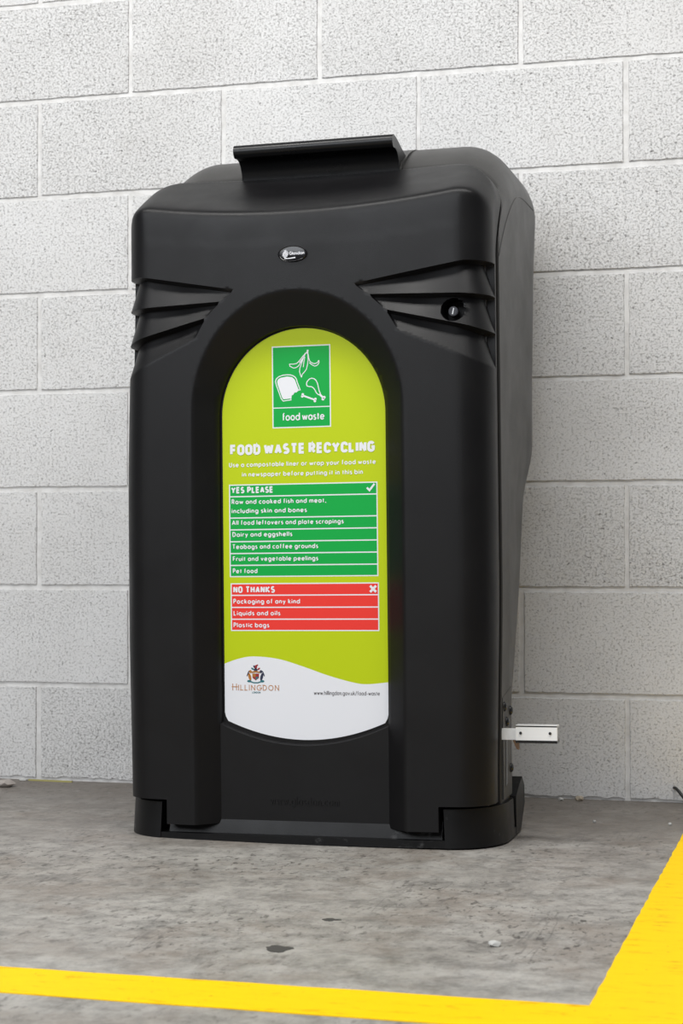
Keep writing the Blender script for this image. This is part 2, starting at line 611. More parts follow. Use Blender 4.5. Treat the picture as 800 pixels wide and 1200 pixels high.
def door_base(u, z):
    a = max(0.0, HW - abs(u))
    R = 0.058
    hx = R - math.sqrt(max(0, R * R - (R - a) ** 2)) if a < R else 0.0
    t = z - z_edge(u)
    s_ = 0.0065
    hz = 1.9 * (math.sqrt(t * t + s_ * s_) + t) / 2 if t > -0.06 else 0.0
    h = (hx ** 2.2 + hz ** 2.2) ** (1 / 2.2)
    y = -0.736 + 0.17 * u * u + h
    return min(y, ys(z) - 0.010)


def in_arch(u, z, hw, zc, ry):
    if z <= zc:
        return hw - abs(u)
    r = math.hypot(u / hw, (z - zc) / ry)
    return (1 - r) * hw


A_ = (0.2005, 0.780, 0.2155)
B_ = (0.1585, 0.7745, 0.1605)
POCKET, LOWER = -0.6848, -0.6945
CU = 0.0025           # label centre


def arch_poly(hw, zc, ry, z0, n=40):
    p = [(-hw, z0)] + [(-hw, z0 + (zc - z0) * i / 24) for i in range(1, 24)]
    p += [(hw * math.cos(a), zc + ry * math.sin(a)) for a in [PI - PI * i / n for i in range(n + 1)]]
    return p + [(hw, zc - (zc - z0) * i / 24) for i in range(1, 24)] + [(hw, z0)]


def off(par, d):
    return (par[0] - d, par[1], par[2] - d * par[2] / par[0])


def arcC(u):
    return 0.1785 + 0.036 * (u / 0.156) ** 2


# fins: three overlapping louvres each side
SIDE_E = [(0.111, 1.0), (0.138, 0.980), (0.168, 0.952), (0.191, 0.9135)]
T_ = [(0.111, 1.0), (0.305, 1.0345), (0.345, 1.0345)]
E1 = [(0.138, 0.980), (0.300, 0.9765), (0.345, 0.9745)]
E2 = [(0.168, 0.952), (0.305, 0.9205), (0.345, 0.9095)]
E3 = [(0.191, 0.9135), (0.345, 0.8475)]
DL = 0.0055


def zl(line, u):
    if u < line[0][0]:
        (a, b), (c, d) = line[0], line[1]
        return b + (d - b) * (u - a) / (c - a)
    return interp(line, u)


def side_u(z):
    pts_ = sorted((zz, uu) for uu, zz in SIDE_E)
    return interp(pts_, z)


def fin_depth(u, z):
    a = abs(u)
    if a < 0.1 or z > 1.05 or z < 0.84:
        return 0.0
    w = (a - side_u(z)) / 0.0032
    if w <= 0:
        return 0.0
    t0, t1, t2, t3 = zl(T_, a), zl(E1, a), zl(E2, a), zl(E3, a)
    D = 0.0165 * min(1, max(0.25, (a - 0.08) / 0.14))
    d = 0.0
    for hi, lo in ((t0, t1), (t1, t2), (t2, t3)):
        if lo < z <= hi:
            if z > hi - DL:
                d = D * (hi - z) / DL
            else:
                d = D * (z - lo) / max(1e-6, hi - DL - lo)
            break
    return d * min(1, w)


LOCK = (0.2845, 0.9480, 0.0215)


def warp(u, z):
    """the moulding is not quite square: slight drift of the two long edges"""
    w = (u / HW) ** 2
    if u > 0:
        return u + w * 0.007 * smooth(0.08, 0.5, z)
    return u + w * (0.004 * (1 - smooth(0.05, 0.4, z)) + 0.010 * smooth(0.6, 1.08, z))


def door_point(u, z):
    x, y, z = door_point0(u, z)
    return (warp(x, z), y, z)


def door_point0(u, z):
    y = door_base(u, z)
    dA = in_arch(u, z, *A_)
    if dA > 0:
        dB = in_arch(u, z, *B_)
        pl = LOWER
        if dB >= 0:
            k = min(1, dB / 0.0025)
            if z >= arcC(u):
                pl = LOWER + (POCKET - LOWER) * k
            elif z >= arcC(u) - 0.005:
                pl = LOWER + (POCKET - LOWER) * k * (1 - (arcC(u) - z) / 0.005)
            return (u, pl, z)
        bw = 0.0035
        if dA < bw:
            t = 0.032 * dA / bw
        else:
            t = 0.032 + 0.968 * (dA - bw) / (dA - bw - dB)
        return (u, y + (pl - y) * t, z)
    d = fin_depth(u, z)
    dl = math.hypot(u - LOCK[0], z - LOCK[1])
    if dl < LOCK[2]:
        k = min(1, (LOCK[2] - dl) / 0.0012)
        return (u, (y + d) * (1 - k) + (door_base(LOCK[0], LOCK[1]) + 0.060) * k, z)
    if d > 0:
        e = 0.0015
        yu = (door_base(u + e, z) - door_base(u - e, z)) / (2 * e) if abs(u) < HW - 0.002 else math.copysign(40, u)
        yz = (door_base(u, z + e) - door_base(u, z - e)) / (2 * e)
        n = Vector((-yu, 1, -yz)).normalized()
        return (u + n.x * d, y + n.y * d, z + n.z * d)
    return (u, y, z)


def build_door():
    NB, NT_ = 0.030, 0.0745
    nu = 0.2545
    rO = 0.088
    bd = []
    for i in range(40):
        bd.append((-nu + 2 * nu * i / 40, NB))
    for i in range(6):
        bd.append((nu, NB + (NT_ - NB) * i / 6))
    cosu = [HW - (HW - nu) * (1 - math.sin(PI / 2 * i / 14)) for i in range(15)]
    bd += [(u, NT_) for u in cosu]
    zs = sorted(set([NT_ + (0.84 - NT_) * i / 96 for i in range(1, 97)] + [0.84 + 0.2 * i / 74 for i in range(75)] + [1.04 + (ZT - rO - 1.04) * i / 14 for i in range(1, 15)]))
    bd += [(HW, z) for z in zs]
    for i in range(1, 33):
        a = PI / 2 * i / 32
        bd.append((HW - rO + rO * math.cos(a), ZT - rO + rO * math.sin(a)))
    top = HW - rO
    bd += [(top - 2 * top * i / 64, ZT) for i in range(1, 64)]
    bd += [(-u, z) for u, z in reversed(bd[46 + 15 - 1:46 + 15 + len(zs) + 32])]
    bd += [(-u, NT_) for u in reversed(cosu[:-1])]
    bd += [(-nu, NT_ - (NT_ - NB) * i / 6) for i in range(1, 6)]
    # drop doubles
    cl = []
    for p in bd:
        if not cl or math.dist(p, cl[-1]) > 1e-5:
            cl.append(p)
    if math.dist(cl[0], cl[-1]) < 1e-5:
        cl.pop()
    bd = cl
    pts, edges = list(bd), []
    lines = []

    def add_line(pl, closed=False):
        b = len(pts)
        pts.extend(pl)
        n = len(pl)
        for i in range(n - 1):
            edges.append((b + i, b + i + 1))
        if closed:
            edges.append((b + n - 1, b))
        lines.append(pl + ([pl[0]] if closed else []))

    def dense(line, n=26, u1=HW, dz=0.0, u0=None):
        a = line[0][0] if u0 is None else u0
        out = []
        for i in range(n + 1):
            u = a + (u1 - a) * (math.sin(PI / 2 * i / n) if n > 4 else i / n)
            out.append((u, zl(line, u) + dz))
        return out
    add_line(arch_poly(*A_, NB))
    add_line(arch_poly(*off(A_, 0.0035), NB))
    add_line(arch_poly(*B_, NB))
    add_line(arch_poly(*off(B_, 0.0025), NB))
    for dz in (-0.016, -0.011, -0.007, -0.0035, 0.0, 0.0035, 0.007, 0.011, 0.016):
        add_line([(u, z_edge(u) + dz) for u in [-(HW - 0.03) + 2 * (HW - 0.03) * i / 110 for i in range(111)]])
    add_line([(-0.1585 + 0.317 * i / 30, arcC(-0.1585 + 0.317 * i / 30)) for i in range(31)])
    add_line([(-0.1585 + 0.317 * i / 30, arcC(-0.1585 + 0.317 * i / 30) - 0.005) for i in range(31)])
    for s_ in (1, -1):
        f = lambda pl: [(s_ * u, z) for u, z in pl]
        for ln_ in (T_, E1, E2):
            add_line(f(dense(ln_)))
            add_line(f(dense(ln_, dz=-DL, u0=ln_[0][0] + 0.003)))
        add_line(f(dense(E3)))
        se = []
        for (a, b), (c, d) in zip(SIDE_E, SIDE_E[1:]):
            se += [(a + (c - a) * i / 5, b + (d - b) * i / 5) for i in range(5)]
        se.append(SIDE_E[-1])
        add_line(f(se))
        add_line(f([(u + 0.0032, z) for u, z in se]))
    for r in (LOCK[2], LOCK[2] - 0.0012, LOCK[2] - 0.003):
        add_line([(LOCK[0] + r * math.cos(2 * PI * i / 56), LOCK[1] + r * math.sin(2 * PI * i / 56)) for i in range(56)], True)
    # grid points, finer in the edge roundings
    us = [HW * 0 + (HW - 0.05) * i / 34 for i in range(35)] + [HW - 0.05 * (1 - math.sin(PI / 2 * i / 14)) for i in range(1, 14)]
    us = sorted(set([-u for u in us] + us))
    zz = [NB + (NT_ - NB) * i / 6 for i in range(1, 6)] + zs + [ZT - rO + rO * math.sin(PI / 2 * i / 32) for i in range(1, 32)]
    # fine hash of constraint points to keep grid points off them
    seg = {}
    for pl in lines:
        for (a, b), (c, d) in zip(pl, pl[1:]):
            n = max(1, int(math.hypot(c - a, d - b) / 0.0012))
            for i in range(n + 1):
                p = (a + (c - a) * i / n, b + (d - b) * i / n)
                seg.setdefault((int(p[0] // 0.004), int(p[1] // 0.004)), []).append(p)

    def near(p):
        i, j = int(p[0] // 0.004), int(p[1] // 0.004)
        for a in (-1, 0, 1):
            for b in (-1, 0, 1):
                for q in seg.get((i + a, j + b), ()):
                    if abs(q[0] - p[0]) < 0.0012 and abs(q[1] - p[1]) < 0.0012:
                        return True
        return False

    def inside(u, z):
        a = abs(u)
        if a > HW - 0.0001 or z > ZT - 0.0003:
            return False
        if z < NT_ + 0.0003 and a > nu - 0.0003:
            return False
        if a > HW - rO and z > ZT - rO and math.hypot(a - HW + rO, z - ZT + rO) > rO - 0.0003:
            return False
        return True
    for z in zz:
        for u in us:
            if inside(u, z) and not near((u, z)):
                pts.append((u, z))
    vo, eo, fo, *_ = delaunay_2d_cdt([Vector(p) for p in pts], edges, [list(range(len(bd)))], 1, 1e-6)
    V = [door_point(v.x, v.y) for v in vo]
    F = [tuple(f) for f in fo]
    # return flange: boundary pushed straight back to the seam with the body
    idx = {}
    for i, v in enumerate(vo):
        idx[(round(v.x, 5), round(v.y, 5))] = i
    bset = {}
    ecount = {}
    for f in F:
        for a, b in zip(f, f[1:] + f[:1]):
            ecount[(a, b)] = 1
    bed = [(a, b) for (a, b) in ecount if (b, a) not in ecount]
    nv = {}

    def ring(i):
        if i in nv:
            return nv[i]
        u, z = vo[i].x, vo[i].y
        x, y, zz_ = V[i]
        e = ys(z) - 0.008 * (1 - 0.7 * smooth(1.05, 1.2, z))
        st = []
        for (px, py, pz) in ((x, max(y, min(e - 0.016, y + 0.02)), zz_), (x, max(y, e - 0.0115), zz_), (warp(u, z), max(y, e - 0.010), z), (warp(u, z), max(y, e), z)):
            V.append((px, py, pz))
            st.append(len(V) - 1)
        # tucked inner lip
        V.append((warp(u, z) * 0.97, max(y, e), z - (0.012 if z > 1.1 else 0)))
        st.append(len(V) - 1)
        nv[i] = st
        return st
    for a, b in bed:
        ra, rb = [a] + ring(a), [b] + ring(b)
        for i in range(len(ra) - 1):
            F.append((ra[i], ra[i + 1], rb[i + 1], rb[i]))
    o = make('door', loc(V), F, M_BLACK, root, angle=38)
    b2 = bmesh.new()
    b2.from_mesh(o.data)
    bmesh.ops.recalc_face_normals(b2, faces=b2.faces)
    fr = [f for f in b2.faces if abs(f.calc_center_median().x) < 0.05 and 1.0 < f.calc_center_median().z < 1.1]
    if fr and sum(f.normal.y for f in fr) > 0:
        bmesh.ops.reverse_faces(b2, faces=b2.faces)
    b2.to_mesh(o.data)
    b2.free()
    o.data.set_sharp_from_angle(angle=math.radians(38))
    return o


door = build_door()
door['label'] = 'moulded front door with arched recess and ribbed shoulders'

# raised moulded web address low on the door panel
ft = Flat()
ft.text('www.glasdon.com', -0.0635, 0.0665, 0.066, 0.0155, 0.12, LOWER - 0.0012, 0, gap=0.2)
vv, ff = list(ft.v), list(ft.f)
n0 = len(vv)
vv += [(x, LOWER + 0.001, z) for x, y, z in ft.v]
for f in ft.f:
    k = len(f)
    for i in range(k):
        ff.append((f[i], f[i] + n0, f[(i + 1) % k] + n0, f[(i + 1) % k]))
emb = make('embossed_lettering', loc(vv), ff, M_BLACK, door)


# ---- body behind the door
YC = [(0.03, -0.54), (0.257, -0.52), (0.44, -0.417), (0.60, -0.335), (0.66, -0.30), (0.70, -0.285), (0.86, -0.28), (1.06, -0.245), (1.19, -0.20), (1.3, -0.20)]


def build_body():
    H0, R0, ZB = 0.347, 0.098, 0.03
    ZT0 = ZT + 0.005
    ring = []
    zr = [ZB + (ZT0 - R0 - ZB) * i / 60 for i in range(61)]
    ring += [(-H0, z) for z in zr]
    ring += [(-H0 + R0 - R0 * math.cos(a), ZT0 - R0 + R0 * math.sin(a)) for a in [PI / 2 * i / 16 for i in range(1, 17)]]
    ring += [(-(H0 - R0) + 2 * (H0 - R0) * i / 20, ZT0) for i in range(1, 20)]
    ring += [(H0 - R0 + R0 * math.sin(a), ZT0 - R0 + R0 * math.cos(a)) for a in [PI / 2 * i / 16 for i in range(17)]]
    ring += [(H0, z) for z in reversed(zr[:-1])]
    V, F = [], []
    n = len(ring)
    rings = []

    def add(fn):
        b = len(V)
        for u, z in ring:
            x_, y_, z_ = fn(u, z)
            V.append((warp(x_, min(z_, 1.1)), y_, z_))
        rings.append(b)

    def gap(z):
        return 0.008 * (1 - smooth(1.05, 1.22, z)) + 0.003
    add(lambda u, z: (u * 0.955, ys(z) - 0.03, z - 0.022 * smooth(1.0, 1.2, z)))
    add(lambda u, z: (u * 0.955, ys(z) + gap(z) + 0.004 + 0.02 * smooth(1.05, 1.2, z), z - 0.022 * smooth(1.0, 1.2, z)))
    add(lambda u, z: (u * 0.994, ys(z) + gap(z), z - 0.003 * smooth(1.0, 1.2, z)))
    NS = 26

    def body_pt(u, z, v, th):
        y0 = ys(z) + gap(z) + 0.002
        yc = interp(YC, z)
        yb = min(yc + 0.13, -0.055)
        y = y0 + (yc - y0) * v
        dr = 0.06 * (1 - smooth(0.62, 0.74, z))
        k = 1 - dr * max(0, y + 0.545) / H0
        d = y - y0
        top = min(1, max(0, (z - 0.93) / (ZT0 - 0.93)))
        lift = 0.069 * (1 - (1 - min(1, d / 0.17)) ** 2) * top
        zz = z + lift
        if th > 0:
            y = yc + (yb - yc) * math.sin(th)
            k -= (0.10 / H0) * (1 - math.cos(th))
            zz -= 0.05 * (1 - math.cos(th)) * top
        return (u * k, y, zz)
    for i in range(NS + 1):
        v = i / NS
        add(lambda u, z: body_pt(u, z, v, 0))
    for i in range(1, 9):
        th = PI / 2 * i / 8
        add(lambda u, z: body_pt(u, z, 1, th))
    for a, b in zip(rings, rings[1:]):
        for i in range(n - 1):
            F.append((a + i, a + i + 1, b + i + 1, b + i))
        F.append((a + n - 1, a, b, b + n - 1))
    # close back and front with strips between mirrored ring points
    for b, flip in ((rings[-1], False), (rings[0], True)):
        for i in range(n // 2):
            q = (b + i, b + i + 1, b + n - 2 - i, b + n - 1 - i)
            if len(set(q)) < 4:
                q = tuple(dict.fromkeys(q))
            if len(q) >= 3:
                F.append(q if not flip else q[::-1])
    def on_arc(z):
        q = max(0.0, z - (ZT0 - R0)) / R0
        return H0 - R0 + R0 * math.sqrt(max(0, 1 - q * q))
    for s_ in (1, -1):
        path = []
        for i in range(31):
            v = i / 30
            z = 1.055 + 0.105 * (1 - (1 - min(1, v / 0.8)) ** 3)
            x_, y_, z_ = body_pt(s_ * on_arc(z), z, v, 0)
            path.append(Vector((warp(x_, min(z_, 1.1)), y_, z_)))
        b = len(V)
        rr = 0.0011
        for p in path:
            for q in range(6):
                V.append((p.x + rr * math.cos(q * PI / 3), p.y, p.z + rr * math.sin(q * PI / 3)))
        for i in range(30):
            for q in range(6):
                F.append((b + i * 6 + q, b + i * 6 + (q + 1) % 6, b + i * 6 + 6 + (q + 1) % 6, b + i * 6 + 6 + q))
    o = make('body', loc(V), F, M_BODY, root, angle=40)
    b2 = bmesh.new()
    b2.from_mesh(o.data)
    bmesh.ops.recalc_face_normals(b2, faces=b2.faces)
    b2.to_mesh(o.data)
    b2.free()
    o.data.set_sharp_from_angle(angle=math.radians(40))
    return o


body = build_body()


# ---- lid flap on top with the lip handle along its front
def build_lid():
    def ztop(y):
        d = y + 0.54
        return 1.238 + 0.062 * (1 - (1 - min(1, max(0, d / 0.17))) ** 2)
    bm_ = bmesh.new()
    pf = [(-0.555, ztop(-0.555) - 0.012), (-0.535, ztop(-0.53) + 0.010)]
    for i in range(1, 13):
        y = -0.53 + 0.28 * i / 12
        pf.append((y, ztop(y) + 0.0095))
    pf += [(-0.245, ztop(-0.25) - 0.02)]
    prism(bm_, pf, 0, -0.158, 0.158, 0.008, 3)
    shift(bm_)
    lid = from_bm('lid', bm_, M_BODY, root, 40)
    # handle: concave front rising to a rolled lip
    bm_ = bmesh.new()
    yb = -0.548
    P = [(yb, 1.232)]
    for i in range(1, 8):
        a = PI / 2 * i / 8
        P.append((yb - 0.030 * (1 - math.cos(a)), 1.232 + 0.040 * math.sin(a)))
    c = (-0.590, 1.2835)
    for i in range(13):
        a = math.radians(300 - (300 - 75) * i / 12)
        P.append((c[0] + 0.0125 * math.cos(a), c[1] + 0.0125 * math.sin(a)))
    P += [(-0.572, 1.294), (-0.545, 1.288), (-0.515, 1.280), (-0.49, 1.275), (-0.49, 1.255), (-0.515, 1.245)]
    prism(bm_, P, 0, -0.155, 0.155, 0.003, 2)
    shift(bm_)
    return lid, from_bm('handle', bm_, M_GLOSS_SAT, lid, 40)


M_GLOSS_SAT = plastic('satin_black_plastic', (0.004, 0.004, 0.0045, 1), 0.3, 0.1, 0.35)
lid, handle = build_lid()


# ---- base: tray with front lip, ramp under the arch, corner feet
def base_outline(o_=0.0, z=None, yb=-0.33):
    hw, r = 0.3565 + o_, 0.098 + o_
    yf = lambda u: -0.7235 - o_ + 0.16 * u * u
    pts_ = []
    for i in range(41):
        u = -(hw - r) + 2 * (hw - r) * i / 40
        pts_.append((u, yf(u)))
    ye = yf(hw - r)
    cr = [(hw - r + r * math.sin(a), ye + r * 1.15 * (1 - math.cos(a))) for a in [PI / 2 * i / 10 for i in range(1, 11)]]
    cl_ = [(-x, y) for x, y in cr][::-1]
    return cl_, pts_, cr


cl_, mid_, cr_ = base_outline()
bm = bmesh.new()
full = cl_ + mid_ + cr_ + [(0.3565, -0.50), (0.335, -0.455), (0.335, -0.33), (-0.335, -0.33), (-0.335, -0.455), (-0.3565, -0.50)]
prism(bm, full, 2, 0.0, 0.0135, 0.006, 3)
shift(bm)
base = from_bm('base', bm, M_BASE, root, 40)
# ramp rising from lip into the arch recess
bm = bmesh.new()
prism(bm, [(-0.714, 0.010), (-0.713, 0.0145), (-0.692, 0.0445), (-0.63, 0.050), (-0.63, 0.010)], 0, -0.256, 0.256, 0.002)
for v_ in bm.verts:
    if v_.co.y < -0.70:
        v_.co.y += 0.16 * v_.co.x ** 2
shift(bm)
from_bm('ramp', bm, M_BASE, base, 40)


def corner_foot(s_):
    bm_ = bmesh.new()
    _, mid, cr = base_outline(0.0015)
    us_ = 0.2635 if s_ > 0 else 0.27
    out = [(u, y) for u, y in mid if u > us_ + 0.001] + cr + [(0.358, -0.575), (0.358, -0.545), (0.352, -0.528)]
    out = [(us_, -0.7235 - 0.0015 + 0.16 * us_ ** 2)] + out
    inn = [(0.312, -0.528), (0.312, -0.60), (0.295, -0.648), (us_, -0.672)]
    poly = [(s_ * x, y) for x, y in out + inn]
    prism(bm_, poly, 2, 0.0, 0.0685, 0.005, 3)
    # lower edge stands a little prouder than the top
    for v_ in bm_.verts:
        if v_.co.z > 0.05:
            v_.co.x -= s_ * 0.003
            v_.co.y += 0.003
    shift(bm_)
    ft_ = from_bm('corner_foot', bm_, M_BASE, base, 40)
    bm_ = bmesh.new()
    prism(bm_, [(-0.523, 0.0), (-0.475, 0.0), (-0.43, 0.045), (-0.43, 0.078), (-0.455, 0.098), (-0.485, 0.088), (-0.523, 0.07)], 0, s_ * 0.30, s_ * 0.357, 0.005, 3)
    shift(bm_)
    from_bm('rear_foot', bm_, M_BASE, base, 40)


corner_foot(1)
corner_foot(-1)

# ---- riveted side plate and foot pedal on the right
bm = bmesh.new()
prism(bm, [(-0.612, 0.075), (-0.527, 0.075), (-0.525, 0.272), (-0.612, 0.258)], 0, 0.340, 0.3505, 0.0015)
shift(bm)
plate = from_bm('side_plate', bm, M_BODY, root, 40)
bm = bmesh.new()
prism(bm, [(-0.590, 0.095), (-0.577, 0.10), (-0.572, 0.185), (-0.585, 0.185)], 0, 0.3495, 0.3512)
shift(bm)
from_bm('slot', bm, M_GLOSS, plate, 40)


def rivet(y, z):
    bm_ = bmesh.new()
    bmesh.ops.create_uvsphere(bm_, u_segments=20, v_segments=10, radius=0.009)
    for v_ in bm_.verts:
        v_.co.x = max(-0.001, v_.co.x) * 0.6 + 0.3505
        v_.co.y += y
        v_.co.z += z
    shift(bm_)
    from_bm('rivet', bm_, M_GLOSS, plate, 60)


rivet(-0.597, 0.241)
rivet(-0.538, 0.229)
rivet(-0.575, 0.212)
rivet(-0.538, 0.124)

ped = bpy.data.objects.new('foot_pedal', None)
COL.objects.link(ped)
ped.parent = root
ped['label'] = 'steel foot pedal sticking out at lower right'
bm = bmesh.new()
box(bm, 0.335, 0.380, -0.613, -0.608, 0.1825, 0.203, 0.0015)
shift(bm)
from_bm('pedal_arm', bm, M_STEEL, ped)
bm = bmesh.new()
box(bm, 0.375, 0.4495, -0.622, -0.6155, 0.1830, 0.2090, 0.0012)
box(bm, 0.375, 0.4495, -0.622, -0.595, 0.2067, 0.2097, 0.0008)
shift(bm)
tread = from_bm('tread_plate', bm, M_STEEL, ped)
bm = bmesh.new()
box(bm, 0.3745, 0.4495, -0.6225, -0.594, 0.1780, 0.1830, 0.001)
shift(bm)
from_bm('rubber_pad', bm, M_GLOSS, ped)
for x in (0.384, 0.437):
    bm = bmesh.new()
    bmesh.ops.create_cone(bm, cap_ends=True, segments=16, radius1=0.0026, radius2=0.0022, depth=0.003)
    for v_ in bm.verts:
        v_.co = Vector((x + v_.co.x, -0.6225 + v_.co.z, 0.1960 + v_.co.y))
    shift(bm)
    from_bm('screw', bm, M_DARKMETAL, tread)
bm = bmesh.new()
prism(bm, [(0.366, 0.183), (0.378, 0.183), (0.378, 0.164), (0.373, 0.166)], 1, -0.606, -0.598, 0.001)
shift(bm)
from_bm('spring_clip', bm, M_BRASS, ped)

# ---- lock barrel in the right shoulder
bm = bmesh.new()
ly = door_base(LOCK[0], LOCK[1])
bmesh.ops.create_cone(bm, cap_ends=True, segments=32, radius1=0.0085, radius2=0.0085, depth=0.014)
ed = [e for e in bm.edges if e.calc_face_angle(0) > 1]
bmesh.ops.bevel(bm, geom=ed, offset=0.0012, segments=2, affect='EDGES')
for v_ in bm.verts:
    v_.co = Vector((LOCK[0] + v_.co.x, ly + 0.036 + v_.co.z, LOCK[1] + v_.co.y))
shift(bm)
lock = from_bm('lock', bm, M_DARKMETAL, door, 40)
bm = bmesh.new()
prism(bm, [(LOCK[0] - 0.0022, LOCK[1] - 0.0055), (LOCK[0] - 0.0002, LOCK[1] - 0.0055), (LOCK[0] + 0.0022, LOCK[1] + 0.0055), (LOCK[0] + 0.0002, LOCK[1] + 0.0055)], 1, ly + 0.0282, ly + 0.030)
shift(bm)
from_bm('keyhole', bm, M_STEEL, lock, 40)


# ---- maker's oval badge
def build_badge():
    cx, cz, rx, rz = 0.0015, 1.0585, 0.0272, 0.0145
    y0 = door_base(cx, cz)
    V, F, FMt = [], [], []
    prof = [(1.0, 0.001), (1.0, -0.0022), (0.955, -0.0034), (0.91, -0.0030), (0.88, -0.0024), (0.6, -0.0026), (0.3, -0.0027)]
    n = 48
    for k, d in prof:
        for i in range(n):
            a = 2 * PI * i / n
            V.append((cx + rx * k * math.cos(a), y0 + d, cz + rz * k * math.sin(a)))
    V.append((cx, y0 - 0.0027, cz))
    for r in range(len(prof) - 1):
        for i in range(n):
            j = (i + 1) % n
            F.append((r * n + i, r * n + j, (r + 1) * n + j, (r + 1) * n + i)[::-1])
            FMt.append(0)
    r = len(prof) - 1
    for i in range(n):
        F.append((len(V) - 1, r * n + (i + 1) % n, r * n + i)[::-1])
        FMt.append(0)
    fl_ = Flat()
    yl = y0 - 0.0029
    fl_.text('Glasdon', cx - 0.0055, cx + 0.0225, cz - 0.0022, 0.0062, 0.2, yl, 1, gap=0.12)
    # woven lozenge emblem and the swoosh under it
    ex, ez = cx - 0.0128, cz - 0.0005
    for i in range(-2, 3):
        h = 0.0080 * (1 - abs(i) / 3.4)
        fl_.stroke([(ex + i * 0.0021 - 0.0012, ez - h), (ex + i * 0.0021 + 0.0012, ez + h)], 0.0011, yl, 1)
        fl_.stroke([(ex - 0.0055 * (1 - abs(i) / 3.4), ez + i * 0.003 + 0.0012), (ex + 0.0055 * (1 - abs(i) / 3.4), ez + i * 0.003 - 0.0012)], 0.0009, yl - 0.0001, 1)
    fl_.stroke([(ex - 0.002, ez - 0.0083), (ex + 0.004, ez - 0.0078), (ex + 0.011, ez - 0.0074), (ex + 0.0185, ez - 0.0066)], 0.0009, yl, 1, 0.0022)
    b = len(V)
    V += fl_.v
    F += [tuple(i + b for i in f) for f in fl_.f]
    FMt += fl_.m
    o = make('badge', loc(V), F, [M_GLOSS, WHITE], door, FMt, angle=30)
    o['label'] = 'glossy oval badge with white lettering'


build_badge()


